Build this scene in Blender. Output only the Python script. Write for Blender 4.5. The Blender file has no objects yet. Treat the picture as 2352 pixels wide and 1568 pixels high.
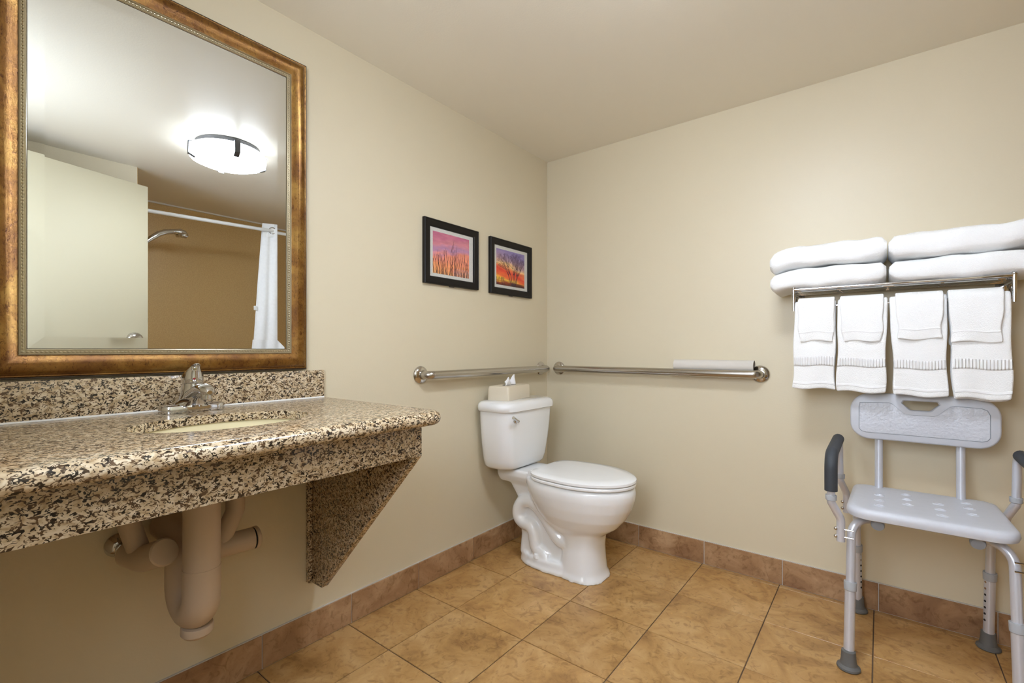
import bpy, bmesh, math, random
from mathutils import Vector, Matrix
random.seed(7)
PI = math.pi
scn = bpy.context.scene
COL = scn.collection

# ------------------------------------------------------------------ camera
A = 0.6651
cam_d = bpy.data.cameras.new('camera')
cam = bpy.data.objects.new('camera', cam_d); COL.objects.link(cam)
cam.location = (1.5872, -2.3701, 1.0394)
cam.rotation_euler = (PI / 2, 0, A)
cam_d.sensor_fit = 'HORIZONTAL'; cam_d.sensor_width = 36
cam_d.lens = 1078.37 / 2352 * 36
cam_d.shift_y = 17.91 / 2352
cam_d.clip_start = 0.02
scn.camera = cam

# ------------------------------------------------------------------ light, exposure
world = bpy.data.worlds.new('world'); scn.world = world
world.use_nodes = True
world.node_tree.nodes['Background'].inputs[0].default_value = (0.75, 0.86, 1, 1)
world.node_tree.nodes['Background'].inputs[1].default_value = 1.0
DOOR_W = 18.5          # added area fill outside the doorway, standing in for daylight from the bedroom
LAMP_L = 32.0          # radiance of the ceiling lamp glass
door_fill_d = bpy.data.lights.new('doorway_fill', 'AREA')
door_fill_d.shape = 'RECTANGLE'; door_fill_d.size = 0.6; door_fill_d.size_y = 0.75
door_fill_d.energy = DOOR_W; door_fill_d.color = (0.84, 0.95, 1.13)
door_fill = bpy.data.objects.new('doorway_fill', door_fill_d); COL.objects.link(door_fill)
door_fill.location = (1.22, -2.60, 1.58); door_fill.rotation_euler = (PI / 2, 0, 0)
vs = scn.view_settings
vs.view_transform = 'Standard'; vs.look = 'None'; vs.gamma = 1; vs.use_curve_mapping = False
vs.exposure = 0.19

H = 2.169

# ------------------------------------------------------------------ materials
def newmat(name):
    m = bpy.data.materials.new(name); m.use_nodes = True
    nt = m.node_tree
    return m, nt, nt.nodes['Principled BSDF']

def simple(name, col, rough=0.5, metal=0.0, **kw):
    m, nt, p = newmat(name)
    p.inputs['Base Color'].default_value = (*col, 1)
    p.inputs['Roughness'].default_value = rough
    p.inputs['Metallic'].default_value = metal
    for k, v in kw.items():
        p.inputs[k.replace('_', ' ')].default_value = v
    return m

def nd(nt, t, **kw):
    n = nt.nodes.new(t)
    for k, v in kw.items():
        if k in n.inputs: n.inputs[k].default_value = v
        else: setattr(n, k, v)
    return n

def ramp(nt, stops, interp='LINEAR'):
    n = nt.nodes.new('ShaderNodeValToRGB')
    cr = n.color_ramp; cr.interpolation = interp
    while len(cr.elements) < len(stops): cr.elements.new(0.5)
    for e, (p, c) in zip(cr.elements, stops):
        e.position = p; e.color = (*c, 1) if len(c) == 3 else c
    return n

def mix(nt, a, b, fac, mode='MIX'):
    n = nt.nodes.new('ShaderNodeMix'); n.data_type = 'RGBA'; n.blend_type = mode
    for s, v in ((6, a), (7, b), (0, fac)):
        if hasattr(v, 'is_linked'): nt.links.new(v, n.inputs[s])
        elif s == 0: n.inputs[s].default_value = v
        else: n.inputs[s].default_value = (*v, 1)
    return n.outputs[2]

def bump(nt, p, h, strength, dist=0.001):
    b = nt.nodes.new('ShaderNodeBump')
    b.inputs['Strength'].default_value = strength; b.inputs['Distance'].default_value = dist
    nt.links.new(h, b.inputs['Height']); nt.links.new(b.outputs[0], p.inputs['Normal'])

def coords(nt, kind='Object'):
    return nt.nodes.new('ShaderNodeTexCoord').outputs[kind]

def wpos(nt):
    return nt.nodes.new('ShaderNodeNewGeometry').outputs['Position']

def paint(name, col, rough=0.42):
    m, nt, p = newmat(name)
    p.inputs['Roughness'].default_value = rough
    pos = wpos(nt)
    n = nd(nt, 'ShaderNodeTexNoise', Scale=1.3, Detail=3.0); nt.links.new(pos, n.inputs['Vector'])
    r = ramp(nt, [(0.3, tuple(c * 0.97 for c in col)), (0.7, col)])
    nt.links.new(n.outputs[0], r.inputs[0]); nt.links.new(r.outputs[0], p.inputs['Base Color'])
    b = nd(nt, 'ShaderNodeTexNoise', Scale=170.0, Detail=3.0); nt.links.new(pos, b.inputs['Vector'])
    bump(nt, p, b.outputs[0], 0.22, 0.0012)
    return m

M_wall = paint('wall_paint', (0.705, 0.622, 0.452))
M_ceil = paint('ceiling_paint', (0.86, 0.80, 0.68), 0.40)
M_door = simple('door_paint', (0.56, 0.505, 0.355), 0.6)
M_white = simple('white_paint', (0.8, 0.8, 0.78), 0.4)

def granite():
    m, nt, p = newmat('granite')
    p.inputs['Roughness'].default_value = 0.20
    pos = wpos(nt)
    mp = nd(nt, 'ShaderNodeMapping'); mp.inputs['Scale'].default_value = (1, 0.8, 1.15); nt.links.new(pos, mp.inputs[0]); pos = mp.outputs[0]
    w = nd(nt, 'ShaderNodeTexNoise', Scale=60.0, Detail=2.0); nt.links.new(pos, w.inputs['Vector'])
    n1 = nd(nt, 'ShaderNodeTexNoise', Scale=92.0, Detail=1.2, Roughness=0.5, Distortion=1.2); nt.links.new(pos, n1.inputs['Vector'])
    n2 = nd(nt, 'ShaderNodeTexNoise', Scale=85.0, Detail=2.0, Distortion=0.5); nt.links.new(pos, n2.inputs['Vector'])
    n3 = nd(nt, 'ShaderNodeTexNoise', Scale=150.0, Detail=1.0, Distortion=0.9); nt.links.new(pos, n3.inputs['Vector'])
    n4 = nd(nt, 'ShaderNodeTexNoise', Scale=130.0, Detail=1.0, Distortion=0.3); nt.links.new(pos, n4.inputs['Vector'])
    base = ramp(nt, [(0.32, (0.42, 0.295, 0.165)), (0.5, (0.60, 0.47, 0.305)), (0.70, (0.73, 0.615, 0.45))])
    nt.links.new(n2.outputs[0], base.inputs[0])
    # dark squiggles: a thin band of the warped noise, broken up by a second noise; plus small dark grains
    d1 = ramp(nt, [(0.43, (0, 0, 0)), (0.448, (1, 1, 1)), (0.525, (1, 1, 1)), (0.545, (0, 0, 0))]); nt.links.new(n1.outputs[0], d1.inputs[0])
    d4 = ramp(nt, [(0.46, (0, 0, 0)), (0.50, (1, 1, 1))]); nt.links.new(n4.outputs[0], d4.inputs[0])
    sq = mix(nt, d1.outputs[0], d4.outputs[0], 1.0, 'MULTIPLY')
    d3 = ramp(nt, [(0.565, (0, 0, 0)), (0.60, (1, 1, 1))]); nt.links.new(n3.outputs[0], d3.inputs[0])
    dark = ramp(nt, [(0.42, (0.020, 0.014, 0.010)), (0.60, (0.12, 0.07, 0.035))]); nt.links.new(w.outputs[0], dark.inputs[0])
    c = mix(nt, base.outputs[0], dark.outputs[0], sq)
    c = mix(nt, c, dark.outputs[0], d3.outputs[0])
    nt.links.new(c, p.inputs['Base Color'])
    return m
M_granite = granite()

def tile_mat(name, lo, mid, hi, rough=0.32):
    m, nt, p = newmat(name)
    p.inputs['Roughness'].default_value = rough
    pos = wpos(nt)
    oi = nt.nodes.new('ShaderNodeObjectInfo')
    comb = nt.nodes.new('ShaderNodeCombineXYZ')
    mul = nd(nt, 'ShaderNodeMath', operation='MULTIPLY'); mul.inputs[1].default_value = 9.0
    nt.links.new(oi.outputs['Random'], mul.inputs[0])
    nt.links.new(mul.outputs[0], comb.inputs[2])
    add = nd(nt, 'ShaderNodeVectorMath', operation='ADD')
    nt.links.new(pos, add.inputs[0]); nt.links.new(comb.outputs[0], add.inputs[1])
    v = add.outputs[0]
    n1 = nd(nt, 'ShaderNodeTexNoise', Scale=5.5, Detail=7.0, Roughness=0.62, Distortion=1.1); nt.links.new(v, n1.inputs['Vector'])
    n2 = nd(nt, 'ShaderNodeTexNoise', Scale=24.0, Detail=5.0, Roughness=0.6, Distortion=1.6); nt.links.new(v, n2.inputs['Vector'])
    r = ramp(nt, [(0.30, lo), (0.48, mid), (0.68, hi)]); nt.links.new(n1.outputs[0], r.inputs[0])
    r2 = ramp(nt, [(0.34, (0.62, 0.55, 0.45)), (0.48, (1, 1, 1)), (0.64, (1, 1, 1)), (0.72, (1.22, 1.2, 1.15))]); nt.links.new(n2.outputs[0], r2.inputs[0])
    c = mix(nt, r.outputs[0], r2.outputs[0], 0.75, 'MULTIPLY')
    rr = ramp(nt, [(0.0, (0.90, 0.89, 0.87)), (1.0, (1.06, 1.06, 1.05))]); nt.links.new(oi.outputs['Random'], rr.inputs[0])
    c = mix(nt, c, rr.outputs[0], 1.0, 'MULTIPLY')
    nt.links.new(c, p.inputs['Base Color'])
    bump(nt, p, n2.outputs[0], 0.25, 0.0015)
    return m
M_tile = tile_mat('floor_tile_ceramic', (0.32, 0.16, 0.05), (0.50, 0.285, 0.10), (0.62, 0.39, 0.17))
M_btile = tile_mat('base_tile_ceramic', (0.24, 0.12, 0.058), (0.37, 0.21, 0.105), (0.52, 0.335, 0.19), 0.36)
M_grout = simple('grout', (0.13, 0.085, 0.055), 0.9)
M_caulk = simple('caulk', (0.62, 0.58, 0.53), 0.6)

def noisy(name, c0, c1, scale, rough, metal=0.0, bstr=0.0, bdist=0.001, detail=4.0):
    m, nt, p = newmat(name)
    p.inputs['Roughness'].default_value = rough; p.inputs['Metallic'].default_value = metal
    v = wpos(nt)
    n = nd(nt, 'ShaderNodeTexNoise', Scale=scale, Detail=detail); nt.links.new(v, n.inputs['Vector'])
    r = ramp(nt, [(0.35, c0), (0.65, c1)]); nt.links.new(n.outputs[0], r.inputs[0])
    nt.links.new(r.outputs[0], p.inputs['Base Color'])
    if bstr: bump(nt, p, n.outputs[0], bstr, bdist)
    return m
M_shower = noisy('shower_panel', (0.58, 0.395, 0.165), (0.68, 0.475, 0.215), 160.0, 0.34)
M_chrome = simple('chrome', (0.66, 0.66, 0.67), 0.06, 1.0)
M_steel = simple('brushed_steel', (0.50, 0.475, 0.44), 0.24, 1.0)
M_steel_p = simple('polished_steel', (0.60, 0.575, 0.55), 0.10, 1.0)
M_alu = simple('satin_aluminium', (0.66, 0.675, 0.74), 0.30, 0.38)
M_porc = simple('porcelain', (0.88, 0.885, 0.885), 0.07, Coat_Weight=0.3)
M_seatp = simple('toilet_seat_plastic', (0.88, 0.885, 0.885), 0.16)
M_bisque = simple('bisque_porcelain', (0.80, 0.71, 0.46), 0.09)
M_cover = simple('pipe_cover_vinyl', (0.58, 0.46, 0.345), 0.42)
M_dark = simple('dark_metal', (0.10, 0.10, 0.105), 0.35, 0.6)
M_blackh = simple('dark_hole', (0.012, 0.012, 0.014), 0.8)
M_red = simple('red_dot', (0.25, 0.01, 0.01), 0.3)
M_box = simple('tissue_box_plastic', (0.76, 0.67, 0.52), 0.35)
M_tissue = simple('tissue_paper', (0.85, 0.85, 0.87), 0.9)
M_card = simple('card_tube', (0.66, 0.62, 0.56), 0.85)
M_cardin = simple('card_inside', (0.36, 0.31, 0.26), 0.9)
M_frameb = simple('black_frame', (0.010, 0.008, 0.007), 0.42, Specular_IOR_Level=0.22)
M_mat = noisy('mat_board', (0.58, 0.57, 0.52), (0.66, 0.64, 0.60), 300.0, 0.9)
M_plastic = noisy('chair_plastic', (0.60, 0.615, 0.665), (0.62, 0.635, 0.685), 40.0, 0.38)
M_plastic_tex = noisy('chair_plastic_grained', (0.60, 0.615, 0.665), (0.62, 0.635, 0.685), 95.0, 0.36, 0, 0.9, 0.003, 2.0)
M_knob = simple('grey_plastic', (0.28, 0.305, 0.34), 0.4)
M_collar = simple('collar_plastic', (0.42, 0.44, 0.47), 0.45)
M_foam = simple('foam_grip', (0.040, 0.046, 0.055), 0.62)
M_rubber = simple('grey_rubber', (0.135, 0.135, 0.13), 0.6)
M_mirror = simple('mirror_silver', (0.80, 0.825, 0.825), 0.0, 1.0)
M_curtain = noisy('curtain_fabric', (0.88, 0.88, 0.88), (0.92, 0.92, 0.92), 60.0, 0.8, 0, 0.3, 0.002)

def terry():
    m, nt, p = newmat('terry_cloth')
    p.inputs['Roughness'].default_value = 0.95
    p.inputs['Base Color'].default_value = (0.93, 0.93, 0.92, 1)
    p.inputs['Sheen Weight'].default_value = 0.25
    v = wpos(nt)
    n = nd(nt, 'ShaderNodeTexNoise', Scale=420.0, Detail=3.0); nt.links.new(v, n.inputs['Vector'])
    bump(nt, p, n.outputs[0], 0.7, 0.0025)
    return m
M_terry = terry()
def band_mat():
    m, nt, p = newmat('woven_band')
    p.inputs['Roughness'].default_value = 0.8
    p.inputs['Base Color'].default_value = (0.93, 0.93, 0.92, 1)
    w = nd(nt, 'ShaderNodeTexWave', Scale=38.0); w.bands_direction = 'X'
    nt.links.new(wpos(nt), w.inputs['Vector'])
    bump(nt, p, w.outputs[1], 1.0, 0.003)
    return m
M_band = band_mat()

def gold():
    m, nt, p = newmat('antique_gold_leaf')
    v = wpos(nt)
    n1 = nd(nt, 'ShaderNodeTexNoise', Scale=11.0, Detail=6.0, Roughness=0.6, Distortion=0.4); nt.links.new(v, n1.inputs['Vector'])
    n3 = nd(nt, 'ShaderNodeTexNoise', Scale=75.0, Detail=6.0, Roughness=0.75, Distortion=0.3); nt.links.new(v, n3.inputs['Vector'])
    mp = nd(nt, 'ShaderNodeMapping'); mp.inputs['Scale'].default_value = (150, 110, 45); nt.links.new(v, mp.inputs[0])
    n2 = nd(nt, 'ShaderNodeTexNoise', Scale=1.4, Detail=5.0, Roughness=0.7, Distortion=1.2); nt.links.new(mp.outputs[0], n2.inputs['Vector'])
    r = ramp(nt, [(0.32, (0.125, 0.047, 0.008)), (0.48, (0.22, 0.10, 0.019)), (0.66, (0.33, 0.185, 0.042))])
    nt.links.new(n1.outputs[0], r.inputs[0])
    r2 = ramp(nt, [(0.34, (0.30, 0.17, 0.09)), (0.46, (1, 1, 1)), (0.66, (1.0, 1.0, 1.0)), (0.78, (1.35, 1.45, 1.6))]); nt.links.new(n2.outputs[0], r2.inputs[0])
    r3 = ramp(nt, [(0.33, (0.45, 0.34, 0.25)), (0.47, (1, 1, 1))]); nt.links.new(n3.outputs[0], r3.inputs[0])
    c = mix(nt, r.outputs[0], r2.outputs[0], 0.8, 'MULTIPLY')
    c = mix(nt, c, r3.outputs[0], 0.8, 'MULTIPLY')
    nt.links.new(c, p.inputs['Base Color'])
    p.inputs['Metallic'].default_value = 0.6; p.inputs['Roughness'].default_value = 0.24
    bump(nt, p, n2.outputs[0], 0.25, 0.001)
    return m
M_gold = gold()
M_bead = simple('champagne_bead', (0.50, 0.43, 0.29), 0.32, 0.75)
M_fedge = simple('frame_edge', (0.045, 0.028, 0.016), 0.35)

def glow(name, col, s):
    m, nt, p = newmat(name)
    p.inputs['Base Color'].default_value = (0.9, 0.9, 0.9, 1)
    p.inputs['Emission Color'].default_value = (*col, 1); p.inputs['Emission Strength'].default_value = s
    p.inputs['Roughness'].default_value = 0.25
    return m
M_glass = glow('lamp_glass', (0.88, 0.965, 1.10), LAMP_L)
_nt = M_glass.node_tree                      # rim emission cut by surface normal so walls and ceiling catch less light
_sx = _nt.nodes.new('ShaderNodeSeparateXYZ'); _nt.links.new(_nt.nodes.new('ShaderNodeNewGeometry').outputs['Normal'], _sx.inputs[0])
_mr = _nt.nodes.new('ShaderNodeMapRange'); _mr.inputs['From Min'].default_value = 0.1; _mr.inputs['From Max'].default_value = -0.9
_mr.inputs['To Min'].default_value = LAMP_L * 0.22; _mr.inputs['To Max'].default_value = LAMP_L * 1.25
_nt.links.new(_sx.outputs[2], _mr.inputs[0]); _nt.links.new(_mr.outputs[0], _nt.nodes['Principled BSDF'].inputs['Emission Strength'])
M_window_glow = glow('window_glow', (0.9, 0.95, 1.0), 6.0)  # emissive pane for the added bedroom window

def vcol_mat(name):
    m, nt, p = newmat(name)
    a = nt.nodes.new('ShaderNodeVertexColor'); a.layer_name = 'print'
    nt.links.new(a.outputs[0], p.inputs['Base Color'])
    p.inputs['Roughness'].default_value = 0.25
    return m
M_print = vcol_mat('photo_print')

# ------------------------------------------------------------------ mesh helpers
class MB:
    def __init__(s): s.v = []; s.f = []
    def add(s, vs, fs):
        o = len(s.v); s.v += [tuple(p) for p in vs]; s.f += [tuple(i + o for i in f) for f in fs]; return s
    def box(s, x0, x1, y0, y1, z0, z1):
        v = [(x, y, z) for z in (z0, z1) for y in (y0, y1) for x in (x0, x1)]
        return s.add(v, [(0, 2, 3, 1), (4, 5, 7, 6), (0, 1, 5, 4), (2, 6, 7, 3), (0, 4, 6, 2), (1, 3, 7, 5)])
    def loft(s, rings, close=True, cap=True, loop=False):
        n = len(rings[0]); v = [p for r in rings for p in r]; f = []
        R = len(rings); m = n if close else n - 1
        for i in range(R if loop else R - 1):
            j = (i + 1) % R
            for k in range(m):
                l = (k + 1) % n
                f.append((i * n + k, i * n + l, j * n + l, j * n + k))
        if cap and not loop:
            f.append(tuple(range(n))[::-1]); f.append(tuple((R - 1) * n + k for k in range(n)))
        return s.add(v, f)
    def tube(s, path, r, n=14, cap=True, loop=False):
        P = [Vector(p) for p in path]; N = len(P)
        rr = r if isinstance(r, (list, tuple)) else [r] * N
        tan = []
        for i in range(N):
            a = P[(i - 1) % N] if (loop or i > 0) else P[i]
            b = P[(i + 1) % N] if (loop or i < N - 1) else P[i]
            tan.append((b - a).normalized())
        u = tan[0].orthogonal().normalized()
        rings = []
        for i in range(N):
            t = tan[i]; u = (u - t * u.dot(t)).normalized(); w = t.cross(u)
            rings.append([P[i] + (u * math.cos(2 * PI * k / n) + w * math.sin(2 * PI * k / n)) * rr[i] for k in range(n)])
        return s.loft(rings, True, cap, loop)
    def lathe(s, prof, c, axis=(0, 0, 1), n=24):
        ax = Vector(axis).normalized(); u = ax.orthogonal().normalized(); w = ax.cross(u); c = Vector(c)
        return s.loft([[c + ax * h + (u * math.cos(2 * PI * k / n) + w * math.sin(2 * PI * k / n)) * max(r, 1e-5) for k in range(n)] for r, h in prof])
    def ball(s, c, r, n=10, m=6, sc=(1, 1, 1)):
        rings = []
        for i in range(m + 1):
            t = PI * i / m
            rr = max(math.sin(t), 1e-3)
            rings.append([(c[0] + r * sc[0] * rr * math.cos(2 * PI * k / n), c[1] + r * sc[1] * rr * math.sin(2 * PI * k / n), c[2] - r * sc[2] * math.cos(t)) for k in range(n)])
        return s.loft(rings)
    def prism(s, poly, axis, a, b):
        def pt(p, h):
            return {'x': (h, p[0], p[1]), 'y': (p[0], h, p[1]), 'z': (p[0], p[1], h)}[axis]
        return s.loft([[pt(p, a) for p in poly], [pt(p, b) for p in poly]])
    def grid(s, fn, nu, nv):
        v = [fn(i / nu, j / nv) for j in range(nv + 1) for i in range(nu + 1)]
        f = [(j * (nu + 1) + i, j * (nu + 1) + i + 1, (j + 1) * (nu + 1) + i + 1, (j + 1) * (nu + 1) + i) for j in range(nv) for i in range(nu)]
        return s.add(v, f)

ORG = {}
def obj(name, mb, mat, parent=None, bevel=0.0, seg=2, angle=35, smooth=True, org=None):
    bm = bmesh.new()
    o0 = ORG[parent.name] if parent else Vector(org or (0, 0, 0))
    vs = [bm.verts.new(Vector(v) - o0) for v in mb.v]
    for f in mb.f:
        try: bm.faces.new([vs[i] for i in f])
        except ValueError: pass
    bmesh.ops.remove_doubles(bm, verts=bm.verts, dist=1e-6)
    bmesh.ops.recalc_face_normals(bm, faces=bm.faces)
    if bevel:
        es = [e for e in bm.edges if len(e.link_faces) == 2 and e.calc_face_angle(0) > math.radians(30)]
        bmesh.ops.bevel(bm, geom=es, offset=bevel, segments=seg, profile=0.5, affect='EDGES')
    me = bpy.data.meshes.new(name); bm.to_mesh(me); bm.free()
    me.materials.append(mat)
    if smooth:
        me.polygons.foreach_set('use_smooth', [True] * len(me.polygons))
        me.set_sharp_from_angle(angle=math.radians(angle))
    o = bpy.data.objects.new(name, me); COL.objects.link(o)
    if parent: o.parent = parent
    else: o.location = o0
    ORG[o.name] = o0
    return o

def tag(o, label=None, cat=None, group=None, kind=None):
    if label: o['label'] = label
    if cat: o['category'] = cat
    if group: o['group'] = group
    if kind: o['kind'] = kind
    return o

def thing(name, loc, label, cat, group=None):
    o = bpy.data.objects.new(name, None); COL.objects.link(o)
    o.location = loc; o.empty_display_size = 0.1
    ORG[o.name] = Vector(loc)
    return tag(o, label, cat, group)

def struct(name, mb, mat, parent=None, **kw):
    o = obj(name, mb, mat, parent, **kw)
    if not parent: o['kind'] = 'structure'
    return o

def fillet(pts, r, seg=8):
    P = [Vector(p) for p in pts]; out = [P[0]]
    for i in range(1, len(P) - 1):
        a, b, c = P[i - 1], P[i], P[i + 1]
        d1 = (a - b).normalized(); d2 = (c - b).normalized()
        ang = d1.angle(d2)
        if ang > PI - 0.01: out.append(b); continue
        rad = r[i - 1] if isinstance(r, (list, tuple)) else r
        t = min(rad / math.tan(ang / 2), (a - b).length * 0.49, (c - b).length * 0.49)
        rad = t * math.tan(ang / 2)
        bis = (d1 + d2).normalized(); cen = b + bis * (rad / math.sin(ang / 2))
        s = b + d1 * t - cen; e = b + d2 * t - cen
        tot = s.angle(e); axis = s.cross(e).normalized()
        for k in range(seg + 1):
            out.append(cen + Matrix.Rotation(tot * k / seg, 3, axis) @ s)
    out.append(P[-1]); return out

def rrect(cx, cy, hx, hy, r, n=5):
    pts = []
    for (sx, sy, a0) in ((1, 1, 0), (-1, 1, PI / 2), (-1, -1, PI), (1, -1, 3 * PI / 2)):
        for k in range(n + 1):
            a = a0 + PI / 2 * k / n
            pts.append((cx + sx * (hx - r) + r * math.cos(a), cy + sy * (hy - r) + r * math.sin(a)))
    return pts

def lerp(a, b, t): return a + (b - a) * t

# ================================================================== SETTING
WX = 2.085      # wall carrying the open door
SX = 2.83       # back of the shower alcove
SY = -1.512     # corner between that wall and the alcove
YF = -2.42      # wall with the doorway
struct('wall_left', MB().box(-0.1, 0, YF - 0.12, 0.1, -0.05, H + 0.06), M_wall, smooth=False)
struct('wall_back', MB().box(0, SX + 0.1, 0, 0.1, -0.05, H + 0.06), M_wall, smooth=False)
struct('wall_right', MB().box(WX, WX + 0.1, YF - 0.12, SY, -0.05, H), M_wall, smooth=False)
struct('ceiling', MB().box(0, SX + 0.1, YF - 0.12, 0, H, H + 0.06), M_ceil, smooth=False)
DX0, DX1 = 0.80, 1.765
wf = MB().box(0, DX0, YF - 0.12, YF, -0.05, H).box(DX1, WX, YF - 0.12, YF, -0.05, H).box(DX0, DX1, YF - 0.12, YF, 2.06, H)
struct('wall_front', wf, M_wall, smooth=False)
# shower alcove
struct('wall_alcove_back', MB().box(SX, SX + 0.1, SY - 0.1, 0, -0.05, H), M_shower, smooth=False)
struct('wall_alcove_side', MB().box(WX + 0.1, SX, SY - 0.1, SY, -0.05, H).box(WX + 0.004, WX + 0.1, SY - 0.0001, SY + 0.003, 0, H), M_shower, smooth=False)
struct('wall_alcove_far', MB().box(WX + 0.06, SX, -0.006, 0, 0, H), M_shower, smooth=False)
struct('trim_1', MB().box(SX - 0.012, SX, SY, -0.006, H - 0.010, H), M_white, smooth=False)
# floor and its tiles
GX, GY, TP = -0.0825, -0.034, 0.33
fl = struct('floor', MB().box(0, SX, YF - 0.12, 0, -0.05, -0.0035), M_grout, smooth=False)
g = 0.0016
tmesh = {}
def tile(parent, name, x0, x1, y0, y1, z0, z1, mat, bev, jit=0.0):
    c = ((x0 + x1) / 2, (y0 + y1) / 2, (z0 + z1) / 2)
    d = (round((x1 - x0) / 2, 4), round((y1 - y0) / 2, 4), round((z1 - z0) / 2, 4))
    key = (d, name)
    if key not in tmesh:
        o = obj(name, MB().box(-d[0], d[0], -d[1], d[1], -d[2], d[2]), mat, None, bevel=bev, seg=1, smooth=False)
        tmesh[key] = o.data
    else:
        o = bpy.data.objects.new(name, tmesh[key]); COL.objects.link(o)
    o.parent = parent; o.location = Vector(c) - ORG[parent.name] + Vector((0, 0, jit)); return o
for i in range(0, 10):
    for j in range(-1, 8):
        x0 = max(GX + TP * i + g, 0.001); x1 = min(GX + TP * (i + 1) - g, SX - 0.001)
        y1 = min(GY - TP * j - g, -0.001); y0 = max(GY - TP * (j + 1) + g, YF - 0.12)
        if x1 - x0 < 0.02 or y1 - y0 < 0.02: continue
        tile(fl, 'floor_tile', x0, x1, y0, y1, -0.0035, 0.0, M_tile, 0.0011, random.uniform(-0.0004, 0.0))
# tile skirting
ZB = 0.1105
bl = struct('baseboard_left', MB().box(0, 0.006, YF, -0.009, 0, ZB + 0.0025), M_caulk, smooth=False)
ys = [-0.009, -0.335, -0.666, -1.013, -1.343, -1.671, -2.0, -2.33, YF]
for a, b in zip(ys, ys[1:]):
    tile(bl, 'base_tile', 0.0015, 0.0095, b + 0.0015, a - 0.0015, 0.0022, ZB, M_btile, 0.0012)
bb = struct('baseboard_back', MB().box(0.0, WX, -0.006, 0, 0, ZB + 0.0025), M_caulk, smooth=False)
xs = [0.0095, 0.252, 0.584, 0.916, 1.248, 1.582, 1.914, WX]
for a, b in zip(xs, xs[1:]):
    tile(bb, 'base_tile', a + 0.0015, b - 0.0015, -0.0095, -0.0015, 0.0022, ZB, M_btile, 0.0012)
br = struct('baseboard_right', MB().box(WX - 0.006, WX, YF, SY, 0, ZB + 0.0025), M_caulk, smooth=False)
for a, b in ((YF, -2.1), (-2.1, -1.77), (-1.77, SY)):
    tile(br, 'base_tile', WX - 0.0095, WX - 0.0015, a + 0.0015, b - 0.0015, 0.0022, ZB, M_btile, 0.0012)

# unseen room beyond the doorway, with an added glowing window
BY = -5.0
struct('floor_bedroom', MB().box(-0.6, 3.4, BY, YF - 0.12, -0.05, 0), simple('carpet', (0.22, 0.17, 0.11), 0.95), smooth=False)
struct('ceiling_bedroom', MB().box(-0.6, 3.4, BY, YF - 0.12, 2.45, 2.5), M_ceil, smooth=False)
struct('wall_bedroom_left', MB().box(-0.7, -0.6, BY, YF - 0.12, 0, 2.5), M_wall, smooth=False)
struct('wall_bedroom_right', MB().box(3.4, 3.5, BY, YF - 0.12, 0, 2.5), M_wall, smooth=False)
struct('wall_bedroom_near', MB().box(-0.7, -0.1, YF - 0.12, YF - 0.02, 0, 2.5).box(WX + 0.1, 3.5, YF - 0.12, YF - 0.02, 0, 2.5).box(-0.1, WX + 0.1, YF - 0.12, YF - 0.02, H + 0.06, 2.5), M_wall, smooth=False)
wx0, wx1, wz0, wz1 = 0.6, 1.7, 0.9, 2.0
struct('wall_bedroom_end', MB().box(-0.7, wx0, BY - 0.1, BY, 0, 2.5).box(wx1, 3.5, BY - 0.1, BY, 0, 2.5).box(wx0, wx1, BY - 0.1, BY, 0, wz0).box(wx0, wx1, BY - 0.1, BY, wz1, 2.5), M_wall, smooth=False)
w1 = struct('added_window_1', MB().box(wx0, wx1, BY - 0.08, BY - 0.06, wz0, wz1), M_window_glow, smooth=False)
obj('window_frame', MB().box(wx0, wx0 + 0.04, BY - 0.06, BY - 0.02, wz0, wz1).box(wx1 - 0.04, wx1, BY - 0.06, BY - 0.02, wz0, wz1).box(wx0, wx1, BY - 0.06, BY - 0.02, wz0, wz0 + 0.04).box(wx0, wx1, BY - 0.06, BY - 0.02, wz1 - 0.04, wz1), M_white, w1)

# open door: free edge near the alcove, hinged on the doorway jamb
E0 = Vector((2.008, -1.477)); dd = Vector((-0.282, -0.959)).normalized(); nn = Vector((-dd.y, dd.x)) * -1
if nn.x < 0: nn = -nn
def dpt(s, t, z): q = E0 + dd * s + nn * t; return (q.x, q.y, z)
DW, DT = 0.90, 0.042
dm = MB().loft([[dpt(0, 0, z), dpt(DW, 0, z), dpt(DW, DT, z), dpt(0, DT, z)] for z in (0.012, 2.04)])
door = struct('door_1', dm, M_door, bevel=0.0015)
kc = Vector(dpt(0.075, 0, 1.096)); kn = Vector((-nn.x, -nn.y, 0))
hd = obj('door_handle', MB().lathe([(0.046, 0.0), (0.046, 0.005), (0.042, 0.016), (0.031, 0.026), (0.015, 0.031), (0.0, 0.032)], kc, kn), M_steel_p, door)
lev = kc + kn * 0.03
tdir = Vector((dd.x, dd.y, 0))
obj('lever', MB().tube(fillet([lev, lev + kn * 0.035, lev + kn * 0.035 + tdir * 0.11], 0.015), 0.009), M_steel_p, hd)

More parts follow.
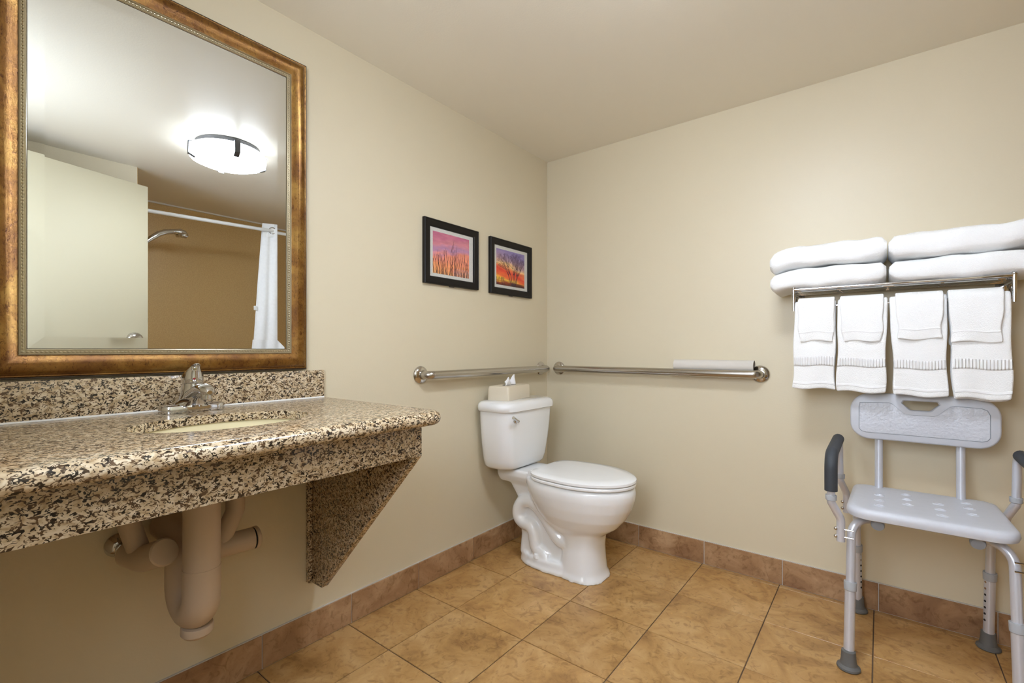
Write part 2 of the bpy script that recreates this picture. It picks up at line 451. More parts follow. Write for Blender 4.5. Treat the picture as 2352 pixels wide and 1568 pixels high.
# ================================================================== CEILING LAMP
LC = (1.315, -1.285)
lamp = thing('ceiling_light', (LC[0], LC[1], H), 'round white glass ceiling lamp with dark metal clips, seen in the mirror', 'lamp')
obj('base_plate', MB().lathe([(0.0, H), (0.150, H), (0.158, H - 0.004), (0.158, H - 0.022), (0.150, H - 0.026), (0.0, H - 0.026)], (LC[0], LC[1], 0), n=40), M_dark, lamp)
obj('glass_shade', MB().lathe([(0.0, H - 0.0265), (0.168, H - 0.0265), (0.183, H - 0.036), (0.187, H - 0.052), (0.187, H - 0.072), (0.180, H - 0.084), (0.150, H - 0.097), (0.09, H - 0.108), (0.0, H - 0.112)], (LC[0], LC[1], 0), n=48), M_glass, lamp)
for a in (196, 106, 16, 286):
    a = math.radians(a - 8)
    rd = Vector((math.cos(a), math.sin(a), 0)); tg = Vector((-math.sin(a), math.cos(a), 0)) * 0.013
    c = Vector((LC[0], LC[1], 0))
    prof = [(0.150, H - 0.022), (0.1905, H - 0.022), (0.1905, H - 0.088), (0.158, H - 0.103)]
    m = MB()
    out = [c + rd * r + Vector((0, 0, z)) for r, z in prof]
    inn = [c + rd * (r - 0.003 if i in (1, 2) else r) + Vector((0, 0, z + 0.003 if i in (2, 3) else z - 0.003)) for i, (r, z) in enumerate(prof)]
    m.loft([[p - tg, p + tg, q + tg, q - tg] for p, q in zip(out, inn)])
    obj('clip', m, M_dark, lamp)

# ================================================================== SHOWER (seen in the mirror)
rodm = thing('shower_curtain_rod', (2.2, SY, 1.94), 'straight white curtain rod across the shower opening', 'curtain rod')
r0 = (2.2, SY, 1.938); r1 = (2.2, -0.006, 1.985)
obj('rod', MB().tube([r0, r1], 0.0125), M_white, rodm)
for p, d in ((r0, 1), (r1, -1)):
    obj('flange', MB().lathe([(0.0, 0), (0.032, 0), (0.030, 0.008), (0.016, 0.02), (0.0, 0.02)], p, (0, d, 0)), M_white, rodm)
cur = thing('shower_curtain', (2.2, -0.64, 0.1), 'white shower curtain bunched up on the rod', 'curtain')
def cfold(u, v):
    z = lerp(2.013, 0.10, v)
    w = lerp(0.125, 0.27, min(1, v * 1.15)); yl = -0.573 + 0.03 * v - w * (1 - u)
    x = lerp(2.228, 2.168, u) + 0.009 * math.sin(u * 5 * PI + 0.6) * (0.6 + 0.5 * v) + 0.004 * math.sin(9 * v + 5 * u)
    return (x, yl, z)
m = MB(); nu, nv = 64, 40
m.grid(cfold, nu, nv)
fab = obj('fabric', m, M_curtain, cur)
so = fab.modifiers.new('thick', 'SOLIDIFY'); so.thickness = 0.0025
obj('header', MB().loft([[(x, y, z) for x, y in ((2.2255, -0.699), (2.1655, -0.571), (2.1630, -0.572), (2.2230, -0.700))] for z in (1.915, 2.018)]), M_white, cur)
obj('ring', MB().tube([(2.1945 - 0.424 * 0.024 * math.cos(t), -0.636 + 0.905 * 0.024 * math.cos(t), 1.966 + 0.024 * math.sin(t)) for t in [2 * PI * k / 24 for k in range(24)]], 0.0045, 8, loop=True), M_steel_p, cur)
obj('magnet_tab', MB().box(2.218, 2.230, -0.762, -0.738, 1.34, 1.372), M_white, cur, bevel=0.001)

sh = thing('hand_shower', (2.5, SY, 1.75), 'chrome hand shower head on its holder in the brown alcove', 'shower head')
obj('holder', MB().lathe([(0, 0), (0.03, 0), (0.028, 0.008), (0.012, 0.02), (0.012, 0.10), (0.018, 0.11), (0.018, 0.14), (0, 0.14)], (2.5, SY, 1.77), (0, 1, 0.12)), M_chrome, sh)
hp = [(2.5, -1.365, 1.79), (2.5, -1.335, 1.822), (2.5, -1.29, 1.862), (2.5, -1.245, 1.886), (2.5, -1.20, 1.896), (2.5, -1.165, 1.897), (2.5, -1.14, 1.888), (2.5, -1.115, 1.873)]
obj('handle', MB().tube(hp[:6], [0.014, 0.018, 0.020, 0.019, 0.018, 0.020]), M_chrome, sh)
obj('head', MB().tube(hp[4:], [0.018, 0.029, 0.031, 0.014]).lathe([(0.0, 0), (0.036, 0.0), (0.040, 0.012), (0.030, 0.028), (0.0, 0.032)], (2.5, -1.148, 1.868), (0, -0.28, 1)), M_chrome, sh)
obj('hose', MB().tube(fillet([(2.5, -1.365, 1.79), (2.5, -1.40, 1.62), (2.5, -1.36, 1.25), (2.5, -1.375, 0.95), (2.5, -1.44, 0.85), (2.5, SY + 0.01, 1.05)], 0.09, 10), 0.008, 10), M_chrome, sh)

# ================================================================== MIRROR
MY0, MY1, MZ0, MZ1 = -2.277, -1.528, 0.970, 2.021
mir = thing('wall_mirror', (0, (MY0 + MY1) / 2, MZ0), 'large wall mirror in an ornate antique gold frame above the sink', 'mirror')
def framed(prof, y0, y1, z0, z1):
    rings = []
    for (cy, cz, sy, sz) in ((y0, z0, 1, 1), (y1, z0, -1, 1), (y1, z1, -1, -1), (y0, z1, 1, -1)):
        rings.append([(d, cy + sy * w, cz + sz * w) for w, d in prof])
    return MB().loft(rings, close=True, loop=True)
fw_prof = [(0.0035, 0.0005), (0.0035, 0.022), (0.006, 0.0255), (0.0085, 0.0245), (0.0105, 0.0265), (0.0145, 0.0325), (0.020, 0.0365), (0.026, 0.0375), (0.032, 0.0365), (0.039, 0.0335), (0.046, 0.0295), (0.052, 0.026), (0.0555, 0.0245), (0.0555, 0.0005)]
obj('frame', framed(fw_prof, MY0, MY1, MZ0, MZ1), M_gold, mir, angle=50)
obj('outer_edge', framed([(0, 0.0005), (0, 0.020), (0.0015, 0.0225), (0.0035, 0.0225), (0.0035, 0.0005)], MY0, MY1, MZ0, MZ1), M_fedge, mir)
obj('inner_lip', framed([(0.0557, 0.0005), (0.0557, 0.0262), (0.0572, 0.0275), (0.0588, 0.0262), (0.0600, 0.0225), (0.0665, 0.0225), (0.0672, 0.0245), (0.0685, 0.0245), (0.0695, 0.0225), (0.0705, 0.019), (0.0705, 0.0005)], MY0, MY1, MZ0, MZ1), M_bead, mir)
bd = MB()
bi = 0.0632
def bead(y, z, vert):
    sc = (0.9, 0.75, 1.15) if vert else (0.9, 1.15, 0.75)
    bd.ball((0.0235, y, z), 0.0030, 7, 4, sc)
ya, yb, za, zb = MY0 + bi, MY1 - bi, MZ0 + bi, MZ1 - bi
nb = int((yb - ya) / 0.0078)
for k in range(nb + 1):
    for z in (za, zb): bead(lerp(ya, yb, k / nb), z, False)
nb = int((zb - za) / 0.0078)
for k in range(1, nb):
    for y in (ya, yb): bead(y, lerp(za, zb, k / nb), True)
tag(obj('bead_moulding', bd, M_bead, mir), kind='stuff')
gy0, gy1, gz0, gz1 = MY0 + 0.0700, MY1 - 0.0700, MZ0 + 0.0700, MZ1 - 0.0700
bw = 0.030
def rect(x, i): return [(x, gy0 + i, gz0 + i), (x, gy1 - i, gz0 + i), (x, gy1 - i, gz1 - i), (x, gy0 + i, gz1 - i)]
obj('glass', MB().loft([rect(0.0195, 0), rect(0.0202, bw)], cap=False).add(rect(0.0202, bw), [(0, 1, 2, 3)]), M_mirror, mir, smooth=False)
obj('dark_rebate', framed([(0.0690, 0.0005), (0.0690, 0.0192), (0.0712, 0.0199), (0.0712, 0.0005)], MY0, MY1, MZ0, MZ1), M_fedge, mir)

# ================================================================== VANITY
CZ = 0.868; NR = 0.019; CFX = 0.632; CRY = -1.440; CLY = YF + 0.002
BC = (0.345, -1.903); BA, BB = 0.137, 0.193       # basin cut-out
van = thing('vanity_counter', (0.0, -1.9, 0.22), 'speckled brown granite vanity counter fixed to the wall under the mirror', 'vanity')
cr = 0.035
path = [((CFX - NR), CLY, 1, 0)]
ccx, ccy = CFX - NR - cr, CRY - NR - cr
for k in range(9):
    a = PI / 2 * k / 8
    path.append((ccx + cr * math.cos(a), ccy + cr * math.sin(a), math.cos(a), math.sin(a)))
path.append((0.0005, CRY - NR, 0, 1))
rings = []
for k in range(11):
    t = PI / 2 - PI * k / 10
    rings.append([(x + nx * NR * math.cos(t), y + ny * NR * math.cos(t), CZ - NR + NR * math.sin(t)) for x, y, nx, ny in path])
SL = 0.022
rings.append([(x, y, CZ - SL) for x, y, nx, ny in path])
ct = MB().loft(rings, close=False, cap=False)
NH = 56
hole = [(BC[0] + BA * math.cos(2 * PI * k / NH), BC[1] + BB * math.sin(2 * PI * k / NH)) for k in range(NH)]
outer = [(x, y) for x, y, _, _ in path] + [(0.0005, CLY)]
def flat_with_hole(z):
    bm = bmesh.new()
    es = []
    for loop in (outer, hole):
        vv = [bm.verts.new((x, y, z)) for x, y in loop]
        es += [bm.edges.new((vv[i], vv[(i + 1) % len(vv)])) for i in range(len(vv))]
    bmesh.ops.triangle_fill(bm, use_beauty=True, use_dissolve=False, edges=es)
    bm.verts.index_update()
    r = ([tuple(v.co) for v in bm.verts], [[v.index for v in f.verts] for f in bm.faces]); bm.free(); return r
ct.add(*flat_with_hole(CZ)); ct.add(*flat_with_hole(CZ - SL))
ct.loft([[(x, y, CZ) for x, y in hole], [(x, y, CZ - SL) for x, y in hole]], cap=False)
obj('countertop', ct, M_granite, van, angle=40)
obj('backsplash', MB().box(0.0005, 0.0205, CLY, -1.462, CZ, 0.9655), M_granite, van, bevel=0.0012)
obj('caulk_bead', MB().tube([(0.0215, CLY, CZ + 0.0012), (0.0215, -1.464, CZ + 0.0012)], 0.0036, 8), simple('white_caulk', (0.80, 0.79, 0.76), 0.5), van)
obj('apron', MB().box(0.545, 0.566, CLY, -1.5075, 0.738, CZ - SL - 0.0004), M_granite, van, bevel=0.001)
obj('support_bracket', MB().prism([(0.0005, 0.222), (0.080, 0.222), (0.566, 0.738), (0.566, CZ - SL - 0.0004), (0.0005, CZ - SL - 0.0004)], 'y', -1.507, -1.482), M_granite, van, bevel=0.001)
obj('wall_cleat', MB().box(0.0005, 0.020, -1.520, -1.507, 0.224, CZ - SL - 0.0004), M_granite, van, bevel=0.001)

sk = thing('sink_basin', (BC[0], BC[1], 0.68), 'oval cream undermount wash basin sunk in the granite counter', 'sink')
prof = [(1.06, 0.8455), (1.0, 0.8455), (0.985, 0.825), (0.93, 0.785), (0.80, 0.75), (0.55, 0.728), (0.2, 0.721), (0.12, 0.720)]
ro = [(BC[0] + s * BA * 1.03 * math.cos(2 * PI * k / 48), BC[1] + s * BB * 1.03 * math.sin(2 * PI * k / 48), z) for s, z in prof for k in range(48)]
rings = [ro[i * 48:(i + 1) * 48] for i in range(len(prof))]
rin = [[(x, y, z) for x, y, z in r] for r in rings]
rout = [[(BC[0] + (x - BC[0]) * 1.04, BC[1] + (y - BC[1]) * 1.04, z - 0.008) for x, y, z in r] for r in rings[::-1]]
obj('bowl', MB().loft(rin + rout, loop=True), M_bisque, sk)
obj('drain', MB().lathe([(0, 0.0), (0.03, 0.0), (0.032, 0.003), (0.02, 0.004), (0, 0.003)], (BC[0], BC[1], 0.720)), M_chrome, sk)
obj('overflow', MB().lathe([(0, 0), (0.014, 0), (0.012, 0.002), (0, 0.001)], (BC[0] - 0.128, BC[1], 0.80), (1, 0, 0.4), 20), M_bisque, sk)

# ------------------------------------------------------------------ faucet
FX, FY, FZ = 0.088, -1.893, CZ
fc = thing('faucet', (FX, FY, FZ), 'chrome single lever faucet standing behind the oval basin', 'faucet')
def stad(hx, hy, z, n=8, cx=FX):
    pts = []
    for k in range(n + 1):
        a = PI * k / n; pts.append((cx + hx * math.cos(a), FY + (hy - hx) + hx * math.sin(a), z))
    for k in range(n + 1):
        a = PI + PI * k / n; pts.append((cx + hx * math.cos(a), FY - (hy - hx) + hx * math.sin(a), z))
    return pts
obj('base_plate', MB().loft([stad(0.026, 0.0785, FZ + 0.0005), stad(0.0265, 0.079, FZ + 0.004), stad(0.0265, 0.079, FZ + 0.015), stad(0.0245, 0.077, FZ + 0.019), stad(0.017, 0.068, FZ + 0.0225)]), M_chrome, fc)
def el(cx, rx, ry, z, n=28, tilt=0.0): return [(cx + rx * math.cos(2 * PI * k / n), FY + ry * math.sin(2 * PI * k / n), z + tilt * rx * math.cos(2 * PI * k / n)) for k in range(n)]
obj('body', MB().loft([el(FX, 0.032, 0.052, FZ + 0.015), el(FX, 0.030, 0.042, FZ + 0.024), el(FX, 0.027, 0.033, FZ + 0.036), el(FX, 0.0255, 0.0275, FZ + 0.052), el(FX, 0.0250, 0.0255, FZ + 0.070), el(FX, 0.0245, 0.0245, FZ + 0.078)]), M_chrome, fc)
# spout with the flared skirt under it
def sp(cx, cz, w, h, fx=0.0):
    n = 20
    return [(cx + fx * math.sin(2 * PI * k / n) * h, FY + w * math.cos(2 * PI * k / n), cz + h * math.sin(2 * PI * k / n)) for k in range(n)]
spm = MB().loft([sp(FX + 0.004, FZ + 0.040, 0.026, 0.024, 0.3), sp(FX + 0.03, FZ + 0.050, 0.024, 0.021, 0.2), sp(FX + 0.055, FZ + 0.061, 0.0215, 0.018), sp(FX + 0.08, FZ + 0.066, 0.021, 0.016), sp(FX + 0.10, FZ + 0.066, 0.020, 0.015), sp(FX + 0.116, FZ + 0.062, 0.015, 0.011), sp(FX + 0.123, FZ + 0.059, 0.006, 0.005)])
obj('spout', spm, M_chrome, fc)
obj('aerator', MB().lathe([(0, 0), (0.0125, 0), (0.0125, -0.016), (0.010, -0.018), (0, -0.016)], (FX + 0.097, FY, FZ + 0.056)), M_chrome, fc)
obj('skirt', MB().loft([[(FX + a, FY + s * b, z) for a, b in ((0.0, 1.0), (0.012, 0.9), (0.020 * k2 + 0.012, 0.55), (0.024 * k2 + 0.012, 0.0), (0.020 * k2 + 0.012, -0.55), (0.012, -0.9), (0.0, -1.0))] for s, k2, z in ((0.054, 0.75, FZ + 0.0165), (0.044, 0.9, FZ + 0.024), (0.035, 1.2, FZ + 0.034), (0.027, 1.8, FZ + 0.046), (0.022, 2.3, FZ + 0.054))]), M_chrome, fc, angle=60)
hn = obj('handle', MB().loft([el(FX, 0.0240, 0.0240, FZ + 0.0785), el(FX, 0.0262, 0.0262, FZ + 0.082), el(FX, 0.0262, 0.0262, FZ + 0.094), el(FX + 0.001, 0.0245, 0.0235, FZ + 0.104, tilt=0.15), el(FX + 0.005, 0.021, 0.018, FZ + 0.112, tilt=0.4), el(FX + 0.014, 0.016, 0.0125, FZ + 0.1195, tilt=0.55), el(FX + 0.025, 0.012, 0.0105, FZ + 0.126, tilt=0.6), el(FX + 0.034, 0.006, 0.007, FZ + 0.130, tilt=0.3)]), M_chrome, fc)
obj('red_dot', MB().ball((FX + 0.0258, FY - 0.004, FZ + 0.091), 0.0033, 10, 6, (0.5, 1, 1)), M_red, hn)

# ------------------------------------------------------------------ drain pipes under the counter
TY = -1.926
tr = thing('drain_trap', (0.25, TY, 0.33), 'beige padded drain trap hanging below the granite counter', 'pipe')
tp = fillet([(0.258, TY, 0.80), (0.254, TY, 0.372), (0.140, TY - 0.004, 0.372), (0.140, TY - 0.004, 0.545), (0.012, TY - 0.004, 0.548)], [0.055, 0.055, 0.05], 10)
obj('trap_pipe', MB().tube([(0.258, TY, 0.708), (0.256, TY, 0.48)] , 0.0405, 24), M_cover, tr)
obj('trap_bend', MB().tube(fillet([(0.256, TY, 0.50), (0.252, TY, 0.372), (0.142, TY - 0.004, 0.372), (0.142, TY - 0.004, 0.545), (0.012, TY - 0.004, 0.548)], [0.055, 0.055, 0.05], 10), 0.0415, 24), M_cover, tr)
obj('cleanout_cap', MB().lathe([(0, 0.0), (0.034, 0.0), (0.036, -0.004), (0.036, -0.018), (0.030, -0.026), (0.015, -0.030), (0, -0.031)], (0.226, TY, 0.345), (0.08, 0, 1), 24), M_cover, tr)
obj('pop_up_rod', MB().tube([(0.235, TY - 0.045, 0.715), (0.235, TY - 0.066, 0.712)], 0.011, 10), M_blackh, tr)

VY = -2.03
v1 = thing('supply_valve', (0.0, VY, 0.50), 'beige padded water valve with chrome wall plate, left of the drain trap', 'valve')
obj('wall_plate', MB().lathe([(0, 0.0005), (0.031, 0.0005), (0.031, 0.004), (0.020, 0.018), (0.012, 0.022), (0, 0.022)], (0, VY - 0.005, 0.523), (1, 0, 0), 24), M_chrome, v1)
obj('stem', MB().tube([(0.012, VY - 0.005, 0.522), (0.06, VY + 0.004, 0.520)], 0.010, 12), M_chrome, v1)
obj('nut', MB().lathe([(0, 0), (0.022, 0), (0.026, 0.012), (0.022, 0.026), (0, 0.026)], (0.034, VY, 0.512), (1, 0.15, 0), 10), M_chrome, v1, smooth=False)
obj('riser_cover', MB().tube([(0.10, VY + 0.018, 0.515), (0.112, VY - 0.018, 0.64), (0.116, VY - 0.030, 0.74)], 0.024, 20), M_cover, v1)
obj('elbow_cover', MB().tube(fillet([(0.055, VY + 0.006, 0.512), (0.120, VY + 0.020, 0.510), (0.200, VY + 0.039, 0.5405)], 0.06), 0.0325, 22), M_cover, v1)
obj('end_cap', MB().lathe([(0, 0), (0.0335, 0), (0.0335, 0.006), (0.030, 0.0095), (0, 0.0105)], (0.199, VY + 0.0387, 0.5400), (0.90, 0.21, 0.34), 26), M_cover, v1)

v2 = thing('supply_valve', (0.0, -1.80, 0.47), 'beige padded water valve with sideways stub, right of the drain trap', 'valve')
obj('riser_cover', MB().tube([(0.10, -1.835, 0.47), (0.105, -1.79, 0.57), (0.112, -1.79, 0.74)], 0.025, 20), M_cover, v2)
obj('elbow_cover', MB().tube([(0.02, -1.86, 0.475), (0.075, -1.855, 0.475), (0.10, -1.83, 0.4745), (0.105, -1.742, 0.4735)], 0.0315, 22), M_cover, v2)
obj('end_cap', MB().lathe([(0, 0), (0.0325, 0), (0.0325, 0.010), (0.029, 0.0125), (0, 0.013)], (0.105, -1.739, 0.4735), (0, 1, 0), 24), M_cover, v2)
obj('joint', MB().lathe([(0, 0), (0.0308, 0), (0.0308, 0.003), (0, 0.003)], (0.105, -1.742, 0.4735), (0, 1, 0), 24), M_blackh, v2)
obj('flex_hose', MB().tube([(0.10, -1.83, 0.56), (0.13, -1.86, 0.66), (0.13, -1.87, 0.70)], 0.005, 8), M_blackh, v2)

# ================================================================== TOILET
TY0 = -0.445
toi = thing('toilet', (0.3, TY0, 0), 'white two-piece toilet with closed lid standing in the corner', 'toilet')
def outl(bx, fx, hw, z, n=48, back=3.0, taper=0.0, mid=0.52):
    cx = lerp(bx, fx, mid); pts = []
    for k in range(n):
        a = 2 * PI * k / n; c, s = math.cos(a), math.sin(a)
        if c >= 0: x = cx + (fx - cx) * c; y = hw * s
        else:
            e = 2.0 / back
            x = cx - (cx - bx) * abs(c) ** e; y = hw * math.copysign(abs(s) ** e, s)
            y *= 1 - taper * ((cx - x) / (cx - bx)) ** 2
        pts.append((x, TY0 + y, z))
    return pts
bw_ = MB()
# bowl
bw_.loft([outl(0.36, 0.575, 0.085, 0.185, back=2.2), outl(0.33, 0.615, 0.105, 0.205, back=2.2), outl(0.29, 0.665, 0.132, 0.24, back=2.2), outl(0.26, 0.705, 0.155, 0.285, back=2.3), outl(0.24, 0.731, 0.171, 0.335, back=2.5), outl(0.225, 0.745, 0.181, 0.38, back=2.6), outl(0.22, 0.747, 0.183, 0.405, back=2.6), outl(0.22, 0.742, 0.180, 0.424, back=2.6), outl(0.23, 0.733, 0.172, 0.431, back=2.6)])
# tank deck
bw_.loft([[(x, TY0 + y, z) for x, y in rrect(0.175, 0, 0.125, hw, 0.03)] for hw, z in ((0.08, 0.375), (0.095, 0.395), (0.105, 0.415), (0.106, 0.440), (0.100, 0.447))])
# front pedestal
bw_.loft([[(lerp(bx, fx, .5) + (fx - bx) / 2 * math.copysign(abs(math.cos(t)) ** .8, math.cos(t)), TY0 + hw * math.copysign(abs(math.sin(t)) ** .8, math.sin(t)), z) for t in [2 * PI * k / 40 for k in range(40)]] for bx, fx, hw, z in ((0.385, 0.618, 0.116, 0.0), (0.387, 0.612, 0.113, 0.014), (0.395, 0.604, 0.105, 0.03), (0.405, 0.598, 0.100, 0.08), (0.412, 0.594, 0.096, 0.14), (0.414, 0.598, 0.098, 0.18), (0.40, 0.61, 0.104, 0.215))])
# foot plate
bw_.loft([outl(0.165, 0.60, hw, z, back=2.6, mid=0.45) for hw, z in ((0.116, 0.0), (0.116, 0.012), (0.108, 0.022), (0.104, 0.045), (0.098, 0.052))])
# rear web
bw_.loft([[(x, TY0 + y, z) for x, y in rrect(cx, 0, hx, hw, 0.025)] for cx, hx, hw, z in ((0.31, 0.135, 0.075, 0.04), (0.30, 0.125, 0.062, 0.12), (0.29, 0.125, 0.058, 0.20), (0.28, 0.13, 0.060, 0.30), (0.25, 0.14, 0.080, 0.385), (0.24, 0.14, 0.10, 0.425))])
for s in (-1, 1):
    yy = TY0 + s * 0.062
    tp = [(0.47, TY0 + s * 0.045, 0.150), (0.42, yy, 0.150), (0.375, yy, 0.190), (0.335, yy, 0.240), (0.29, yy, 0.282), (0.245, yy, 0.300), (0.200, yy, 0.288), (0.174, yy, 0.250), (0.176, yy, 0.208), (0.206, yy, 0.186), (0.242, yy, 0.182), (0.266, yy, 0.156), (0.272, yy, 0.118), (0.284, yy, 0.082), (0.318, yy, 0.066), (0.345, yy, 0.045)]
    def cat(P, n=4):
        P = [Vector(p) for p in P]; out = []
        for i in range(len(P) - 1):
            p0, p1, p2, p3 = P[max(i - 1, 0)], P[i], P[i + 1], P[min(i + 2, len(P) - 1)]
            for k in range(n):
                t = k / n
                out.append(0.5 * ((2 * p1) + (p2 - p0) * t + (2 * p0 - 5 * p1 + 4 * p2 - p3) * t * t + (3 * p1 - p0 - 3 * p2 + p3) * t ** 3))
        out.append(P[-1]); return out
    bw_.tube(cat(tp), 0.035, 16)
bowl = obj('bowl', bw_, M_porc, toi)
rm = bowl.modifiers.new('fuse', 'REMESH'); rm.mode = 'VOXEL'; rm.voxel_size = 0.0055; rm.use_smooth_shade = True
sm = bowl.modifiers.new('soften', 'SMOOTH'); sm.factor = 0.5; sm.iterations = 7
for s in (-1, 1):
    obj('bolt_cap', MB().lathe([(0, 0), (0.014, 0), (0.0135, 0.014), (0.010, 0.020), (0, 0.022)], (0.300, TY0 + s * 0.097, 0.048)), M_porc, toi)
# tank
def trr(hx, hw, z, cx, r=0.058, bow=0.014):
    pts = rrect(cx, 0, hx, hw, r, 7)
    return [(x + (bow * (1 - (y / hw) ** 2) if x > cx else 0), TY0 - 0.010 + y, z) for x, y in pts]
obj('tank', MB().loft([trr(0.060, 0.135, 0.452, 0.095), trr(0.078, 0.163, 0.456, 0.100), trr(0.084, 0.174, 0.468, 0.103), trr(0.088, 0.182, 0.50, 0.105), trr(0.092, 0.195, 0.58, 0.108), trr(0.095, 0.203, 0.66, 0.111), trr(0.097, 0.207, 0.738, 0.113)]), M_porc, toi, angle=50)
obj('tank_gasket', MB().lathe([(0, 0.43), (0.05, 0.43), (0.05, 0.455), (0, 0.455)], (0.11, TY0, 0)), M_blackh, toi)
obj('tank_lid', MB().loft([trr(0.101, 0.212, 0.7385, 0.114), trr(0.106, 0.217, 0.742, 0.115, 0.064), trr(0.107, 0.219, 0.760, 0.115, 0.064), trr(0.104, 0.216, 0.773, 0.115, 0.064), trr(0.096, 0.208, 0.782, 0.115, 0.060), trr(0.080, 0.192, 0.787, 0.113, 0.05)]), M_porc, toi, angle=50)
lv = obj('flush_lever', MB().lathe([(0, 0), (0.013, 0), (0.012, 0.006), (0.007, 0.010), (0.007, 0.022), (0, 0.022)], (0.2165, -0.596, 0.697), (1, -0.12, 0), 18), M_chrome, toi)
obj('lever_arm', MB().tube([(0.236, -0.596, 0.696), (0.242, -0.620, 0.707), (0.246, -0.650, 0.721)], [0.006, 0.0055, 0.0075], 12), M_chrome, lv)
# seat and lid
def sl(bx, fx, hw, z): return outl(bx + 0.022, fx, hw, z, back=6.0, taper=0.16, mid=0.45)
obj('seat', MB().loft([sl(0.262, 0.741, 0.183, 0.4335), sl(0.259, 0.747, 0.188, 0.438), sl(0.259, 0.747, 0.188, 0.445), sl(0.262, 0.743, 0.185, 0.449)]), M_seatp, toi)
obj('seat_lid', MB().loft([sl(0.262, 0.745, 0.185, 0.4515), sl(0.259, 0.749, 0.188, 0.455), sl(0.259, 0.748, 0.188, 0.464), sl(0.264, 0.740, 0.182, 0.4695), sl(0.29, 0.69, 0.148, 0.4725), sl(0.38, 0.58, 0.06, 0.4735)]), M_seatp, toi, angle=40)
for s in (-1, 1):
    obj('hinge', MB().tube([(0.272, TY0 + s * 0.085 - 0.026, 0.449), (0.272, TY0 + s * 0.085 + 0.026, 0.449)], 0.0125, 14).box(0.248, 0.282, TY0 + s * 0.085 - 0.022, TY0 + s * 0.085 + 0.022, 0.431, 0.443), M_seatp, toi)

# tissue box on the tank lid
tb = thing('tissue_box', (0.09, -0.485, 0.787), 'cream tissue box cover with a white tissue sticking out, on the toilet tank', 'tissue box')
ta = math.radians(10); tc = Vector((0.091, -0.484))
def tpt(a, b, z): return (tc.x + a * math.cos(ta) - b * math.sin(ta), tc.y + a * math.sin(ta) + b * math.cos(ta), z)
BZ = 0.7875
obj('cover', MB().loft([[tpt(x, y, z) for x, y in rrect(0, 0, 0.061 - i, 0.121 - i, 0.012)] for i, z in ((0.001, BZ), (0, BZ + 0.002), (0.0015, BZ + 0.062), (0.004, BZ + 0.068), (0.008, BZ + 0.070))]), M_box, tb)
obj('slot', MB().loft([[tpt(x, y, z) for x, y in rrect(0, 0, 0.018, 0.055, 0.0175)] for z in (BZ + 0.0702, BZ + 0.0708)]), M_blackh, tb)
def tis(u, v):
    b = lerp(-0.055, 0.05, u)
    h = v * (0.012 + 0.026 * math.exp(-((u - 0.18) / 0.12) ** 2) + 0.036 * math.exp(-((u - 0.98) / 0.14) ** 2) + 0.006)
    a = 0.010 * math.sin(u * 6.5) * (0.4 + v) + 0.006 * math.sin(3 * v + 2 * u)
    return tpt(a + 0.004, b + 0.012 * v * (u - .5), BZ + 0.068 + h)
ti = obj('tissue', MB().grid(tis, 24, 10), M_tissue, tb)
ti.modifiers.new('thick', 'SOLIDIFY').thickness = 0.0012

# ================================================================== GRAB BARS
def grab(label, p0, p1, nrm):
    p0, p1, n = Vector(p0), Vector(p1), Vector(nrm)
    t = thing('grab_bar', (p0 + p1) / 2, label, 'grab bar', 'steel grab bars around the toilet')
    off = 0.056
    obj('rail', MB().tube(fillet([p0 + n * 0.004, p0 + n * off, p1 + n * off, p1 + n * 0.004], 0.045, 10), 0.0185, 20), M_steel, t)
    for p in (p0, p1):
        obj('flange', MB().lathe([(0, 0.0008), (0.039, 0.0008), (0.0395, 0.004), (0.037, 0.009), (0.029, 0.014), (0.0215, 0.0165), (0.0205, 0.018), (0, 0.018)], p, n, 32), M_steel_p, t)
    return t
grab('brushed steel grab bar on the side wall above the toilet tank, below two pictures', (0, -0.999, 0.927), (0, -0.075, 0.927), (1, 0, 0))
grab('long brushed steel grab bar on the back wall with a paper tube lying on it', (0.087, 0, 0.927), (1.160, 0, 0.927), (0, -1, 0))
ctb = thing('cardboard_tube', (0.967, -0.0275, 0.964), 'pale empty cardboard tube lying on the long grab bar', 'tube')
cx0, cx1, cyc, czc, cr_ = 0.782, 1.140, -0.0275, 0.9630, 0.026
ctm = MB()
def circ(x, r): return [(x, cyc + r * math.cos(2 * PI * k / 32), czc + r * math.sin(2 * PI * k / 32)) for k in range(32)]
ctm.loft([circ(cx0, cr_), circ(cx1, cr_), circ(cx1, cr_ - 0.0018), circ(cx0, cr_ - 0.0018)], loop=True)
obj('tube_wall', ctm, M_card, ctb, angle=30)
obj('inner_lining', MB().loft([circ(cx0 + 0.001, cr_ - 0.0019), circ(cx1 - 0.001, cr_ - 0.0019), circ(cx1 - 0.001, cr_ - 0.0024), circ(cx0 + 0.001, cr_ - 0.0024)], loop=True), M_cardin, ctb)

